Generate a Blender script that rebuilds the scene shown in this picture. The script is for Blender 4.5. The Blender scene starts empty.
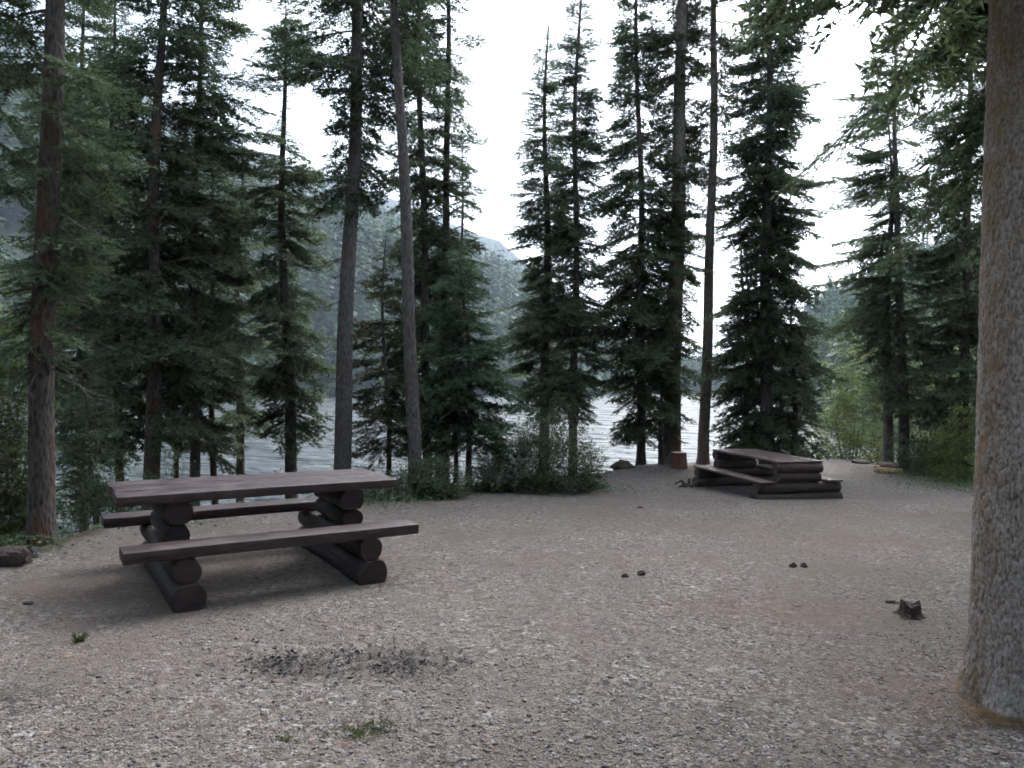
import bpy, bmesh, math, random
import numpy as np
from mathutils import Matrix, Vector

random.seed(4); RNG = np.random.default_rng(11)
S = bpy.context.scene
C = bpy.data.collections.new("campsite"); S.collection.children.link(C)
rad = math.radians

# ------------------------------------------------------------------ camera
F, H = 744.4, 1.79
PITCH = math.atan(14.5 / F); ROLL = 0.026
Rm = (Matrix.Rotation(math.pi/2 - PITCH, 3, 'X') @ Matrix.Rotation(ROLL, 3, 'Z'))
cam = bpy.data.cameras.new("camera"); co = bpy.data.objects.new("camera", cam); C.objects.link(co)
co.matrix_world = Matrix.Translation((0, 0, H)) @ Rm.to_4x4()
cam.sensor_fit = 'HORIZONTAL'; cam.sensor_width = 36; cam.lens = 36 * F / 1024
cam.clip_start = 0.05; cam.clip_end = 20000
S.camera = co

def W(px, py, Y):
    "world point seen at a pixel of the photo, at depth Y"
    d = Rm @ Vector(((px - 512) / F, (384 - py) / F, -1))
    k = Y / d.y
    return np.array((d.x * k, Y, H + d.z * k))

# ------------------------------------------------------------------ terrain
LAKE = -5.5
def sm(a, b, x):
    t = np.clip((x - a) / (b - a), 0, 1); return t * t * (3 - 2 * t)

def g_flat(y): return -0.055 * np.clip(np.asarray(y, float) - 7, 0, 7)

def ghit_flat(px, py):
    "where the ray of a pixel meets the clearing"
    lo, hi = 1.0, 60.0
    for _ in range(60):
        m = (lo + hi) / 2
        if W(px, py, m)[2] > g_flat(m): lo = m
        else: hi = m
    p = W(px, py, lo); return p

_edge_px = [(-260, 660), (-120, 600), (0, 553), (60, 541), (130, 521), (240, 507), (390, 500), (450, 487), (520, 480), (600, 474),
            (640, 465), (700, 462.5), (780, 460), (840, 459), (900, 469), (980, 491), (1024, 503), (1150, 545), (1290, 600)]
_ea, _er = [], []
for px, py in _edge_px:
    p = ghit_flat(px, py); _ea.append(math.atan2(p[0], p[1])); _er.append(math.hypot(p[0], p[1]))
_ea = np.array([-math.pi, -2.2, -1.3] + _ea + [1.3, 2.2, math.pi]); _er = np.array([26, 20, 9.5] + _er + [9.5, 20, 26])
def edge_r(a): return np.interp(a, _ea, _er)

_rp = [(-900, -60, 700, 110), (-300, -40, 1300, 130), (0, 28, 1500, 150), (130, 85, 1550, 160), (250, 150, 1600, 165), (400, 200, 1700, 180), (500, 242, 1800, 200),
       (560, 290, 1850, 215), (605, 338, 1900, 230), (650, 362, 1900, 260), (720, 366, 1700, 300), (785, 352, 900, 220), (805, 315, 520, 140),
       (830, 300, 420, 110), (880, 276, 400, 95), (940, 250, 400, 90), (1024, 225, 400, 85), (1400, 170, 400, 80)]
_ra, _rd, _rz, _rs = [], [], [], []
for px, py, d, s in _rp:
    q = W(px, py, 1.0); a = math.atan2(q[0], q[1]); k = d / math.hypot(q[0], q[1])
    _ra.append(a); _rd.append(d); _rz.append(H + (q[2] - H) * k); _rs.append(s)
_rd = np.array(_rd); _rz = np.array(_rz); _ra = np.array(_ra); _rs = np.array(_rs)

def vnoise(x, y, seed=0):
    xi = np.floor(x).astype(np.int64); yi = np.floor(y).astype(np.int64); fx = x - xi; fy = y - yi
    fx = fx * fx * (3 - 2 * fx); fy = fy * fy * (3 - 2 * fy)
    def h(i, j):
        n = (i * 73856093) ^ (j * 19349663) ^ ((seed + 1) * 83492791)
        n = ((n ^ (n >> 13)) & 0xffffffff) * 0x5bd1e995 & 0xffffffff
        n = ((n ^ (n >> 15)) * 0x27d4eb2d) & 0xffffffff
        return ((n ^ (n >> 13)) & 0xffff) / 65535.0
    return (h(xi, yi) * (1 - fx) + h(xi + 1, yi) * fx) * (1 - fy) + (h(xi, yi + 1) * (1 - fx) + h(xi + 1, yi + 1) * fx) * fy
def fbm(x, y, o=4, seed=0):
    s, a = 0, .5
    for i in range(o):
        s = s + a * (vnoise(x * 2**i, y * 2**i, seed + i) - .5); a *= .5
    return s

def terrain(x, y):
    x = np.asarray(x, float); y = np.asarray(y, float)
    r = np.hypot(x, y); a = np.arctan2(x, y)
    R = edge_r(a)
    d = r - R
    drop = np.where(d > 0, np.where(d < .86, .35 * d * d, .6 * d - .258), 0)
    front = sm(1.9, 1.2, np.abs(a))                       # the land behind the viewer stays level
    z = g_flat(np.where(np.abs(a) < 1.5, np.minimum(y, 40), 0)) - np.minimum(drop, 8.5) * front
    near = sm(70, 30, r)
    z = z + near * (.03 * fbm(x * .35, y * .35, 3, 1) + .018 * fbm(x * 1.4, y * 1.4, 3, 5)) + .13 * fbm(x * .5, y * .5, 3, 3) * sm(0, 3, d) * near
    # a low berm along the crest of the bank
    z = z + .03 * np.exp(-((d + .6) / .8)**2) * sm(.0, .25, a) * front
    D = np.interp(a, _ra, _rd); Z = np.interp(a, _ra, _rz); s = np.interp(a, _ra, _rs)
    t = np.clip((r - s) / (D - s), 0, 1.6)
    rough = fbm(a * 14 + 3, r / 260., 5, 9)
    far = LAKE - 2 + (Z - LAKE + 2) * (.10 * sm(0, .07, t) + .90 * np.minimum(t, 1)**1.25 - .35 * np.clip(t - 1, 0, 1)) + rough * .12 * np.clip(Z, 0, 400) * np.minimum(t * 3, 1) * (1 - .8 * np.exp(-((t - 1) / .1)**2))
    far = np.where(t > 0, far, LAKE - 2)
    z = np.where(r > s, np.where(front > .5, far, z), z)
    return z
def ghit(px, py):
    "where the ray of a pixel meets the ground"
    ys = np.linspace(1, 40, 8000); o = W(px, py, 1.0); k = ys / 1.0
    X = o[0] * k; Z = H + (o[2] - H) * k
    i = int(np.argmax(Z <= terrain(X, ys)))
    return np.array((X[i], ys[i], Z[i]))
def gz(x, y): return float(terrain(np.array([x]), np.array([y]))[0])

# ------------------------------------------------------------------ materials
def mat(name):
    m = bpy.data.materials.new(name); m.use_nodes = True
    nt = m.node_tree; b = nt.nodes['Principled BSDF']
    return m, nt, b
def N(nt, t, **kw):
    n = nt.nodes.new(t)
    for k, v in kw.items(): setattr(n, k, v)
    return n
def setv(n, **kw):
    for k, v in kw.items(): n.inputs[k.replace('_', ' ')].default_value = v
    return n
def ramp(nt, fac, stops):
    n = N(nt, 'ShaderNodeValToRGB'); e = n.color_ramp.elements
    while len(e) < len(stops): e.new(.5)
    for i, (p, c) in enumerate(stops):
        e[i].position = p; e[i].color = (*c, 1) if len(c) == 3 else c
    nt.links.new(fac, n.inputs['Fac']); return n.outputs['Color']
def coord(nt, scale=(1, 1, 1), kind='Object'):
    t = N(nt, 'ShaderNodeTexCoord'); m = N(nt, 'ShaderNodeMapping'); m.inputs['Scale'].default_value = scale
    nt.links.new(t.outputs[kind], m.inputs['Vector']); return m.outputs['Vector']
def noise(nt, vec, scale, detail=4, rough=.55, out='Fac'):
    n = setv(N(nt, 'ShaderNodeTexNoise'), Scale=scale, Detail=detail, Roughness=rough); nt.links.new(vec, n.inputs['Vector']); return n.outputs[out]
def voro(nt, vec, scale, feature='F1', out='Distance', rnd=1.0):
    n = N(nt, 'ShaderNodeTexVoronoi', feature=feature); n.inputs['Scale'].default_value = scale; n.inputs['Randomness'].default_value = rnd
    nt.links.new(vec, n.inputs['Vector']); return n.outputs[out]
def mix(nt, fac, a, b, mode='MIX'):
    n = N(nt, 'ShaderNodeMix', data_type='RGBA', blend_type=mode)
    for i, v in ((0, fac), (6, a), (7, b)):
        if hasattr(v, 'is_linked') or isinstance(v, bpy.types.NodeSocket): nt.links.new(v, n.inputs[i])
        else: n.inputs[i].default_value = (*v, 1) if isinstance(v, tuple) and len(v) == 3 else v
    return n.outputs[2]
def math_(nt, op, a, b=0.0, clamp=False):
    n = N(nt, 'ShaderNodeMath', operation=op, use_clamp=clamp)
    for i, v in enumerate((a, b)):
        if isinstance(v, bpy.types.NodeSocket): nt.links.new(v, n.inputs[i])
        else: n.inputs[i].default_value = v
    return n.outputs[0]
def bump(nt, b, h, strength, dist, prev=None):
    n = setv(N(nt, 'ShaderNodeBump'), Strength=strength, Distance=dist); nt.links.new(h, n.inputs['Height'])
    if prev is not None: nt.links.new(prev, n.inputs['Normal'])
    nt.links.new(n.outputs[0], b.inputs['Normal']); return n.outputs[0]

def leaf_mat(name, stops, trans=.38, rough=.55, nscale=1.2):
    m, nt, b = mat(name)
    isl = N(nt, 'ShaderNodeNewGeometry').outputs['Random Per Island']
    no = noise(nt, coord(nt), nscale, 3)
    oi = N(nt, 'ShaderNodeObjectInfo').outputs['Random']
    f = math_(nt, 'ADD', math_(nt, 'MULTIPLY', isl, .45), math_(nt, 'MULTIPLY', no, .75))
    f = math_(nt, 'ADD', f, math_(nt, 'MULTIPLY', math_(nt, 'SUBTRACT', oi, .5), .2))
    f = math_(nt, 'SUBTRACT', f, .1, True)
    col = ramp(nt, f, stops)
    nt.links.new(col, b.inputs['Base Color']); b.inputs['Roughness'].default_value = rough; b.inputs['Specular IOR Level'].default_value = .12
    tr = N(nt, 'ShaderNodeBsdfTranslucent'); nt.links.new(col, tr.inputs['Color'])
    ms = N(nt, 'ShaderNodeMixShader'); ms.inputs[0].default_value = trans
    nt.links.new(b.outputs[0], ms.inputs[1]); nt.links.new(tr.outputs[0], ms.inputs[2])
    nt.links.new(ms.outputs[0], nt.nodes['Material Output'].inputs['Surface'])
    return m
M = {}
M['needle_dark'] = leaf_mat('needle_dark', [(.15, (.050, .076, .043)), (.5, (.100, .142, .071)), (.85, (.180, .225, .106))])
M['needle_blue'] = leaf_mat('needle_blue', [(.15, (.042, .085, .050)), (.5, (.080, .146, .080)), (.85, (.140, .215, .110))])
M['needle_olive'] = leaf_mat('needle_olive', [(.15, (.044, .058, .028)), (.5, (.085, .102, .046)), (.85, (.155, .155, .07))])
M['leaf_bush'] = leaf_mat('leaf_bush', [(.15, (.050, .086, .036)), (.5, (.098, .152, .064)), (.9, (.19, .245, .115))], .3)
M['leaf_bright'] = leaf_mat('leaf_bright', [(.15, (.11, .155, .04)), (.5, (.20, .26, .065)), (.9, (.34, .38, .12))], .5)
M['far_needle'] = leaf_mat('far_needle', [(.15, (.030, .058, .030)), (.5, (.056, .10, .046)), (.9, (.12, .165, .066))], .15, .6, .05)
M['grass'] = leaf_mat('grass', [(.15, (.05, .085, .02)), (.5, (.09, .13, .035)), (.9, (.19, .19, .07))], .35)
M['dry_needles'] = leaf_mat('dry_needles', [(.15, (.10, .06, .03)), (.5, (.20, .125, .06)), (.9, (.36, .26, .13))], .1)

def bark_mat(name, dark, light, warm, warm_amt, lichen=None, zs=.34, sc=30, bstr=1, bdist=.03):
    m, nt, b = mat(name)
    v = coord(nt, (1, 1, zs))
    n1 = noise(nt, v, sc, 6, .65); vo = voro(nt, v, sc * 1.1); big = noise(nt, coord(nt, (1, 1, .35)), 3.2, 4)
    h = math_(nt, 'ADD', math_(nt, 'MULTIPLY', n1, .7), math_(nt, 'MULTIPLY', vo, .6))
    col = ramp(nt, h, [(.28, dark), (.75, light)])
    wm = ramp(nt, big, [(.50, (0, 0, 0)), (.64, (1, 1, 1))])
    col = mix(nt, math_(nt, 'MULTIPLY', wm, warm_amt), col, warm)
    if lichen:
        lm = ramp(nt, noise(nt, coord(nt, (1, 1, .5)), 9, 5, .7), [(.56, (0, 0, 0)), (.66, (1, 1, 1))])
        col = mix(nt, math_(nt, 'MULTIPLY', lm, .6), col, lichen)
    nt.links.new(col, b.inputs['Base Color']); b.inputs['Roughness'].default_value = .9; b.inputs['Specular IOR Level'].default_value = .2
    bump(nt, b, h, bstr, bdist)
    return m
M['bark_gray'] = bark_mat('bark_gray', (.045, .037, .035), (.165, .143, .135), (.14, .09, .07), .4)
M['bark_red'] = bark_mat('bark_red', (.034, .027, .024), (.125, .102, .092), (.17, .072, .036), .6)
M['bark_pale'] = bark_mat('bark_pale', (.08, .065, .055), (.24, .20, .175), (.24, .14, .09), .5)
M['bark_dark'] = bark_mat('bark_dark', (.036, .029, .026), (.115, .094, .085), (.11, .065, .048), .3)
M['twig'] = bark_mat('twig', (.05, .042, .037), (.13, .115, .10), (.11, .08, .06), .3)

# ------------------------------------------------------------------ mesh helpers
def mesh_from_tris(name, parts, mats):
    "parts: list of (tris (n,3,3), material index)"
    parts = [(t, i) for t, i in parts if len(t)]
    V = np.concatenate([t.reshape(-1, 3) for t, _ in parts]).astype(np.float32)
    n = len(V) // 3
    me = bpy.data.meshes.new(name)
    me.vertices.add(n * 3); me.vertices.foreach_set('co', V.ravel())
    me.loops.add(n * 3); me.loops.foreach_set('vertex_index', np.arange(n * 3, dtype=np.int32))
    me.polygons.add(n); me.polygons.foreach_set('loop_start', np.arange(0, n * 3, 3, dtype=np.int32))
    me.polygons.foreach_set('material_index', np.concatenate([np.full(len(t), i, np.int32) for t, i in parts]))
    for m in mats: me.materials.append(m)
    me.update(calc_edges=True)
    return me
def mesh_indexed(name, V, Fq, m, smooth=False):
    me = bpy.data.meshes.new(name); me.from_pydata([tuple(v) for v in V], [], [tuple(int(i) for i in f) for f in Fq])
    me.materials.append(m)
    if smooth: me.polygons.foreach_set('use_smooth', np.ones(len(me.polygons), bool))
    me.update(); return me
def link(name, me, parent=None, loc=None):
    o = bpy.data.objects.new(name, me); C.objects.link(o)
    if parent is not None: o.parent = parent
    if loc is not None: o.location = loc
    return o
def tag(o, label, cat, group=None, kind=None):
    if label: o['label'] = label
    if cat: o['category'] = cat
    if group: o['group'] = group
    if kind: o['kind'] = kind
    return o
def empty(name, loc, label, cat, group=None):
    o = bpy.data.objects.new(name, None); C.objects.link(o); o.location = loc; o.empty_display_size = .1
    return tag(o, label, cat, group)

def tube_tris(P, Rr, sides=3):
    "thin tube through points"
    P = np.asarray(P, float); Rr = np.asarray(Rr, float)
    T = np.gradient(P, axis=0); T /= np.linalg.norm(T, axis=1)[:, None] + 1e-9
    up = np.where(np.abs(T[:, 2:3]) > .9, np.array([[1., 0, 0]]), np.array([[0, 0, 1.]]))
    A = np.cross(T, up); A /= np.linalg.norm(A, axis=1)[:, None] + 1e-9; B = np.cross(T, A)
    th = np.arange(sides) * 2 * np.pi / sides
    ring = P[:, None] + Rr[:, None, None] * (A[:, None] * np.cos(th)[None, :, None] + B[:, None] * np.sin(th)[None, :, None])
    a = ring[:-1]; b = ring[1:]; a2 = np.roll(a, -1, 1); b2 = np.roll(b, -1, 1)
    return np.concatenate([np.stack([a, a2, b2], 2).reshape(-1, 3, 3), np.stack([a, b2, b], 2).reshape(-1, 3, 3)])

# ------------------------------------------------------------------ conifer boughs
def bough(L, rng, step=.045, needle=.042, sag=.18, flat=.16):
    "one bough along +x with side twigs covered in needles; returns needle tris, wood tris"
    na = 7; t = np.linspace(0, 1, na)
    wob = rng.normal(0, .03 * L, na).cumsum() * .4
    ax = np.stack([L * t, wob * t, -sag * L * t * t * 1.6 + sag * L * t**3 * .9], 1)
    wood = [tube_tris(ax, .004 + .010 * L * (1 - t)**1.2, 3)]
    needles = []
    def cover(p0, p1, s, nl):
        k = max(2, int(np.linalg.norm(p1 - p0) / s))
        u = (np.arange(k) + rng.random(k)) / k
        P = p0 + (p1 - p0) * u[:, None]
        d = (p1 - p0) / (np.linalg.norm(p1 - p0) + 1e-9)
        side = np.cross(d, (0, 0, 1.)); side /= np.linalg.norm(side) + 1e-9
        upv = np.cross(side, d)
        for sg in (-1, 1):
            ang = rng.normal(.75, .2, k); rl = rng.normal(.12, .32, k)
            dirs = d * np.cos(ang)[:, None] + sg * np.sin(ang)[:, None] * (side * np.cos(rl)[:, None] + upv * np.sin(rl)[:, None] * sg)
            ln = nl * rng.uniform(.7, 1.35, k)[:, None]
            tip = P + dirs * ln
            w = nl * .5
            wv = d * w + upv * (rng.normal(0, .35, k)[:, None] * w)
            needles.append(np.stack([P - wv * .5, P + wv * .5, tip], 1))
    nt = max(6, int(L / (.045 if needle > .04 else .036)))
    for side in (-1, 1):
        for i in range(nt):
            u = .10 + .9 * (i + rng.random() * .8) / nt
            if rng.random() < .12: continue
            p = np.array([np.interp(u, t, ax[:, k]) for k in range(3)])
            l = (.16 + .42 * L * min(1, (1 - u) * 1.25)) * rng.uniform(.55, 1.1) * min(1., .35 + u * 2.2)
            l = min(l, .55)
            an = rng.normal(.95, .16)
            d = np.array([math.cos(an), side * math.sin(an), rng.normal(-.12, flat)]); d /= np.linalg.norm(d)
            q = p + d * l + np.array([0, 0, -.10 * l])
            cover(p, q, step, needle)
            if l > .2:
                for _ in range(int(l / .09)):
                    v = rng.uniform(.25, .85); pp = p + (q - p) * v
                    a2 = an + rng.choice((-1, 1)) * rng.uniform(.5, .8)
                    d2 = np.array([math.cos(a2), side * math.sin(a2), rng.normal(-.1, flat)])
                    cover(pp, pp + d2 * l * .38 * (1.1 - v), step, needle)
    cover(ax[-2], ax[-1] + (ax[-1] - ax[-2]) * .4, step * .6, needle)
    cover(ax[2], ax[-2], step, needle)
    return np.concatenate(needles), np.concatenate(wood)

LENS = [.35, .7, 1.1, 1.6, 2.3]
LIB = {}
_r = np.random.default_rng(5)
for L in LENS:
    LIB[L] = [bough(L, _r, .046, .058 if L > .5 else .042) for _ in range(5)]

LIBN = {L: [bough(L, _r, .024, .036, .2, .13) for _ in range(4)] for L in LENS}
def place(tri, M3, off):
    return tri @ M3.T + off
def rotm(az, el, roll):
    ca, sa, ce, se, cr, sr = math.cos(az), math.sin(az), math.cos(el), math.sin(el), math.cos(roll), math.sin(roll)
    Rz = np.array([[ca, -sa, 0], [sa, ca, 0], [0, 0, 1]]); Ry = np.array([[ce, 0, -se], [0, 1, 0], [se, 0, ce]]); Rx = np.array([[1, 0, 0], [0, cr, -sr], [0, sr, cr]])
    return Rz @ Ry @ Rx

def trunk_mesh(name, axis, zs, rs, sides, m, rng, rough=.05, dead=()):
    "axis(z)->xy centre in local coords"
    th = np.linspace(0, 2 * np.pi, sides, endpoint=False)
    c = np.array([axis(z) for z in zs])
    rr = rs[:, None] * (1 + rough * 2 * fbm(np.tile(th[None] * sides / 6.28 * .35, (len(zs), 1)), np.tile(zs[:, None] * 2.2, (1, sides)), 3, int(rng.integers(99))))
    V = np.stack([c[:, 0:1] + rr * np.cos(th), c[:, 1:2] + rr * np.sin(th), np.tile(zs[:, None], (1, sides))], 2)
    a = V[:-1]; b = V[1:]
    n, s = len(zs), sides
    idx = np.arange(n * s).reshape(n, s); i2 = np.roll(idx, -1, 1)
    faces = np.stack([idx[:-1], i2[:-1], i2[1:], idx[1:]], 2).reshape(-1, 4)
    verts = V.reshape(-1, 3)
    me = bpy.data.meshes.new(name)
    dv = np.concatenate([d.reshape(-1, 3) for d in dead]) if len(dead) else np.zeros((0, 3))
    nd = len(dv) // 3; nv = len(verts)
    allv = np.concatenate([verts, dv]).astype(np.float32)
    me.vertices.add(len(allv)); me.vertices.foreach_set('co', allv.ravel())
    li = np.concatenate([faces.ravel(), nv + np.arange(nd * 3)]).astype(np.int32)
    me.loops.add(len(li)); me.loops.foreach_set('vertex_index', li)
    st = np.concatenate([np.arange(len(faces)) * 4, len(faces) * 4 + np.arange(nd) * 3]).astype(np.int32)
    me.polygons.add(len(st)); me.polygons.foreach_set('loop_start', st)
    me.polygons.foreach_set('use_smooth', np.ones(len(st), bool))
    me.polygons.foreach_set('material_index', np.concatenate([np.zeros(len(faces), np.int32), np.ones(nd, np.int32)]))
    me.materials.append(m); me.materials.append(M['twig']); me.update(calc_edges=True)
    return me

TREES = []
def tree(name, label, Y, base, ref, w, crown, dens=1., needles='needle_dark', bark='bark_gray', dead=None, bias=None, top=None, el=(.35, -.06, -.30), group=None, seed=None, sag=1.0, wide=1.0, opn=.35, flare=.5):
    rng = np.random.default_rng(seed if seed is not None else 100 + len(TREES)); TREES.append(name)
    B = W(base[0], base[1], Y); T = W(ref[0], ref[1], Y)
    slope = (T[0] - B[0]) / (T[2] - B[2])
    ztop = W(base[0], crown[0][0] if top is None else top, Y)[2]
    zb = gz(B[0], Y)
    for _ in range(3): bx = B[0] + slope * (zb - B[2]); zb = gz(bx, Y)
    bend = rng.normal(0, .02, 4)
    hgt = ztop - zb
    def axis(z):
        q = z / max(hgt, 1)
        return np.array([slope * z + .09 * math.sin(q * 7 + bend[0] * 80) * q + .02 * math.sin(z * 1.1 + bend[1] * 90) * min(1, z), .06 * math.sin(q * 4 + bend[1] * 80) * q + bend[2] * z])
    root = empty(name, (bx, Y, zb), label, 'tree', group)
    r0 = w * Y / F / 2
    zr = B[2] - zb                       # height at which the width was measured
    nz = max(12, int(hgt / .28)); zs = np.linspace(-.25, hgt, nz)
    zs = np.unique(np.concatenate([zs, np.linspace(-.25, .8, 8)]))
    rs = r0 * np.clip((1 - np.clip(zs, 0, None) / hgt) / max(.2, 1 - max(zr, 0) / hgt), 0, 3)**.75 + .006
    rs = rs * (1 + flare * np.exp(-np.clip(zs + .1, 0, None) / .16))
    dd = []
    if dead:
        z1 = W(base[0], dead[0], Y)[2] - zb; z0 = W(base[0], dead[1], Y)[2] - zb
        for _ in range(dead[2]):
            z = rng.uniform(z0, z1); az = rng.uniform(0, 6.283); l = rng.uniform(.25, 1) * dead[3]
            t = np.linspace(0, 1, 6); c = axis(z)
            drop = rng.uniform(.1, .55)
            P = np.stack([c[0] + np.cos(az) * l * t, c[1] + np.sin(az) * l * t, z - drop * l * t**1.5 + rng.normal(0, .03 * l, 6) * t], 1)
            dd.append(tube_tris(P, .011 * (1 - t * .8) * min(1, l + .3), 3))
            for _k in range(int(l * 7)):
                u = rng.uniform(.3, 1); p = P[0] + (P[-1] - P[0]) * u; p[2] = np.interp(u, t, P[:, 2])
                a2 = az + rng.choice((-1, 1)) * rng.uniform(.4, 1.1); l2 = l * rng.uniform(.12, .35)
                q = p + np.array([math.cos(a2) * l2, math.sin(a2) * l2, -.35 * l2])
                dd.append(tube_tris(np.stack([p, (p + q) / 2 + rng.normal(0, .01, 3), q]), np.array([.004, .003, .0015]), 3))
    sides = 14 if w * 1. < 16 else 24
    link('trunk', trunk_mesh('trunk', axis, zs, rs, sides, M[bark], rng, .06, dd), root)
    # crown
    cz = np.array([W(base[0], c[0], Y)[2] - zb for c in crown]); cr = np.array([c[1] * Y / F for c in crown]) * wide
    o = np.argsort(cz); cz = cz[o]; cr = cr[o]
    nd, wd = [], []
    z = cz[0]
    while z < hgt - .02:
        R = float(np.interp(z, cz, cr))
        q = (z - cz[0]) / max(.1, cz[-1] - cz[0])
        gap = (.06 + .19 * min(R, .9)) / dens * rng.uniform(.75, 1.3)
        k = (7 if R > .3 else 6) if R > .15 else 4
        for j in range(k):
            if rng.random() < .22: continue
            az = rng.uniform(0, 6.283)
            if opn and math.sin(az) < -.35 and rng.random() < opn: continue
            l = R * rng.uniform(.5, 1.3)
            if bias: l *= max(.25, 1 + bias[1] * math.cos(az - bias[0]))
            if l < .08: l = .08
            e = np.interp(q, (0, .55, 1), (el[2], el[1], el[0])) + rng.normal(0, .17)
            key = min(LENS, key=lambda x: abs(math.log(x / max(l, .05))))
            nl, wl = LIBN[key][rng.integers(4)] if Y < 10 else LIB[key][rng.integers(5)]
            s = l / key
            M3 = rotm(az, e, rng.normal(0, .2)) @ np.diag([s, s * rng.uniform(.75, 1.1), s * rng.uniform(.7, 1.6) * sag])
            zz = z + rng.uniform(0, gap) * .8
            c = axis(zz); off = np.array([c[0], c[1], zz])
            nd.append(place(nl, M3, off)); wd.append(place(wl, M3, off))
        z += gap
    if nd:
        link('crown', mesh_from_tris('crown', [(np.concatenate(nd), 0), (np.concatenate(wd), 1)], [M[needles], M['twig']]), root)
    return root

# ------------------------------------------------------------------ broad-leaved shrubs
def leaves_at(P, size, rng):
    n = len(P)
    d = rng.normal(size=(n, 3)); d[:, 2] = np.abs(d[:, 2]) * .3 - .15; d /= np.linalg.norm(d, axis=1)[:, None]
    s = np.cross(d, rng.normal(size=(n, 3)) * .5 + np.array([0, 0, 1.])); s /= np.linalg.norm(s, axis=1)[:, None] + 1e-9
    l = size * rng.uniform(.6, 1.3, n)[:, None]
    a = P; b = P + d * l * .5 + s * l * .28; c = P + d * l; e = P + d * l * .5 - s * l * .28
    return np.concatenate([np.stack([a, b, c], 1), np.stack([a, c, e], 1)])
def leaf_mesh(name, P, size, rng, wood, m):
    n = len(P)
    t = leaves_at(P, size, rng)
    # keep each leaf one island: index quads
    a, b = t[:n], t[n:]
    V = np.stack([a[:, 0], a[:, 1], a[:, 2], b[:, 2]], 1).reshape(-1, 3)
    wv = wood.reshape(-1, 3) if len(wood) else np.zeros((0, 3)); nw = len(wv) // 3
    me = bpy.data.meshes.new(name)
    me.vertices.add(len(V) + len(wv)); me.vertices.foreach_set('co', np.concatenate([V, wv]).astype(np.float32).ravel())
    li = np.arange(len(V) + len(wv), dtype=np.int32)
    me.loops.add(len(li)); me.loops.foreach_set('vertex_index', li)
    st = np.concatenate([np.arange(n) * 4, n * 4 + np.arange(nw) * 3]).astype(np.int32)
    me.polygons.add(len(st)); me.polygons.foreach_set('loop_start', st)
    me.polygons.foreach_set('material_index', np.concatenate([np.zeros(n, np.int32), np.ones(nw, np.int32)]))
    me.materials.append(m); me.materials.append(M['twig']); me.update(calc_edges=True)
    return me
def shrub(label, Y, px, y0, y1, hw, n, leaf=.05, m='leaf_bush', seed=0, depth=None, stems=16, name='shrub', group=None, cat='shrub', spread=.5):
    "a shrub whose foliage fills pixels y0 (top) to y1 (foot), half width hw"
    rng = np.random.default_rng(900 + seed)
    B = W(px, y1, Y); zb = gz(B[0], Y); T = W(px, y0, Y)
    h = T[2] - zb; rx = hw * Y / F; ry = depth or rx * .8
    wood, sw = [], []
    nc = max(24, n // 42); k = n // nc
    d = rng.normal(size=(nc, 3)); d[:, 2] = np.abs(d[:, 2]) * .9; d /= np.linalg.norm(d, axis=1)[:, None]
    az = np.arctan2(d[:, 1], d[:, 0])
    lump = .78 + .55 * vnoise(az * 1.3 + seed * 7, d[:, 2] * 2.6 + seed, 12)
    rho = rng.random(nc)**.42 * lump
    cc = d * rho[:, None] * np.array([rx, ry, h * .97]); cc[:, 2] = np.maximum(cc[:, 2], .03) + h * .02
    cr_ = min(.16 + .05 * max(0, h - 1), rx * .32) * rng.uniform(.6, 1.3, nc)
    q = rng.normal(size=(nc, k, 3)); q *= (rng.random((nc, k, 1))**.5) / (np.linalg.norm(q, axis=2, keepdims=True) + 1e-9)
    pts = (cc[:, None] + q * cr_[:, None, None] * np.array([1.25, 1.25, .75])).reshape(-1, 3); pts[:, 2] = np.maximum(pts[:, 2], .01)
    for i in range(nc):
        t = np.linspace(0, 1, 5)[:, None]; b0 = cc[i] * np.array([.25, .25, 0]) - (0, 0, .06)
        P = b0 + (cc[i] - b0) * t + np.array([cc[i][0], cc[i][1], 0]) * -.22 * (t * (1 - t)) + rng.normal(0, .015 * h, (5, 3)) * t
        if i < stems: sw.append(tube_tris(P, np.linspace(.010, .003, 5) * (.5 + h * .35), 3))
        else: wood.append(tube_tris(P[3:], np.array([.004, .002]), 3))
        for _ in range(3):
            e = cc[i] + rng.normal(0, .7, 3) * cr_[i]; wood.append(tube_tris(np.stack([cc[i], e]), np.array([.003, .0015]), 3))
    pts = [pts]
    o = link(name, leaf_mesh(name, np.concatenate(pts), leaf, rng, np.concatenate(wood + sw), M[m]), None, (B[0], Y, zb))
    return tag(o, label, cat, group)

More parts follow.
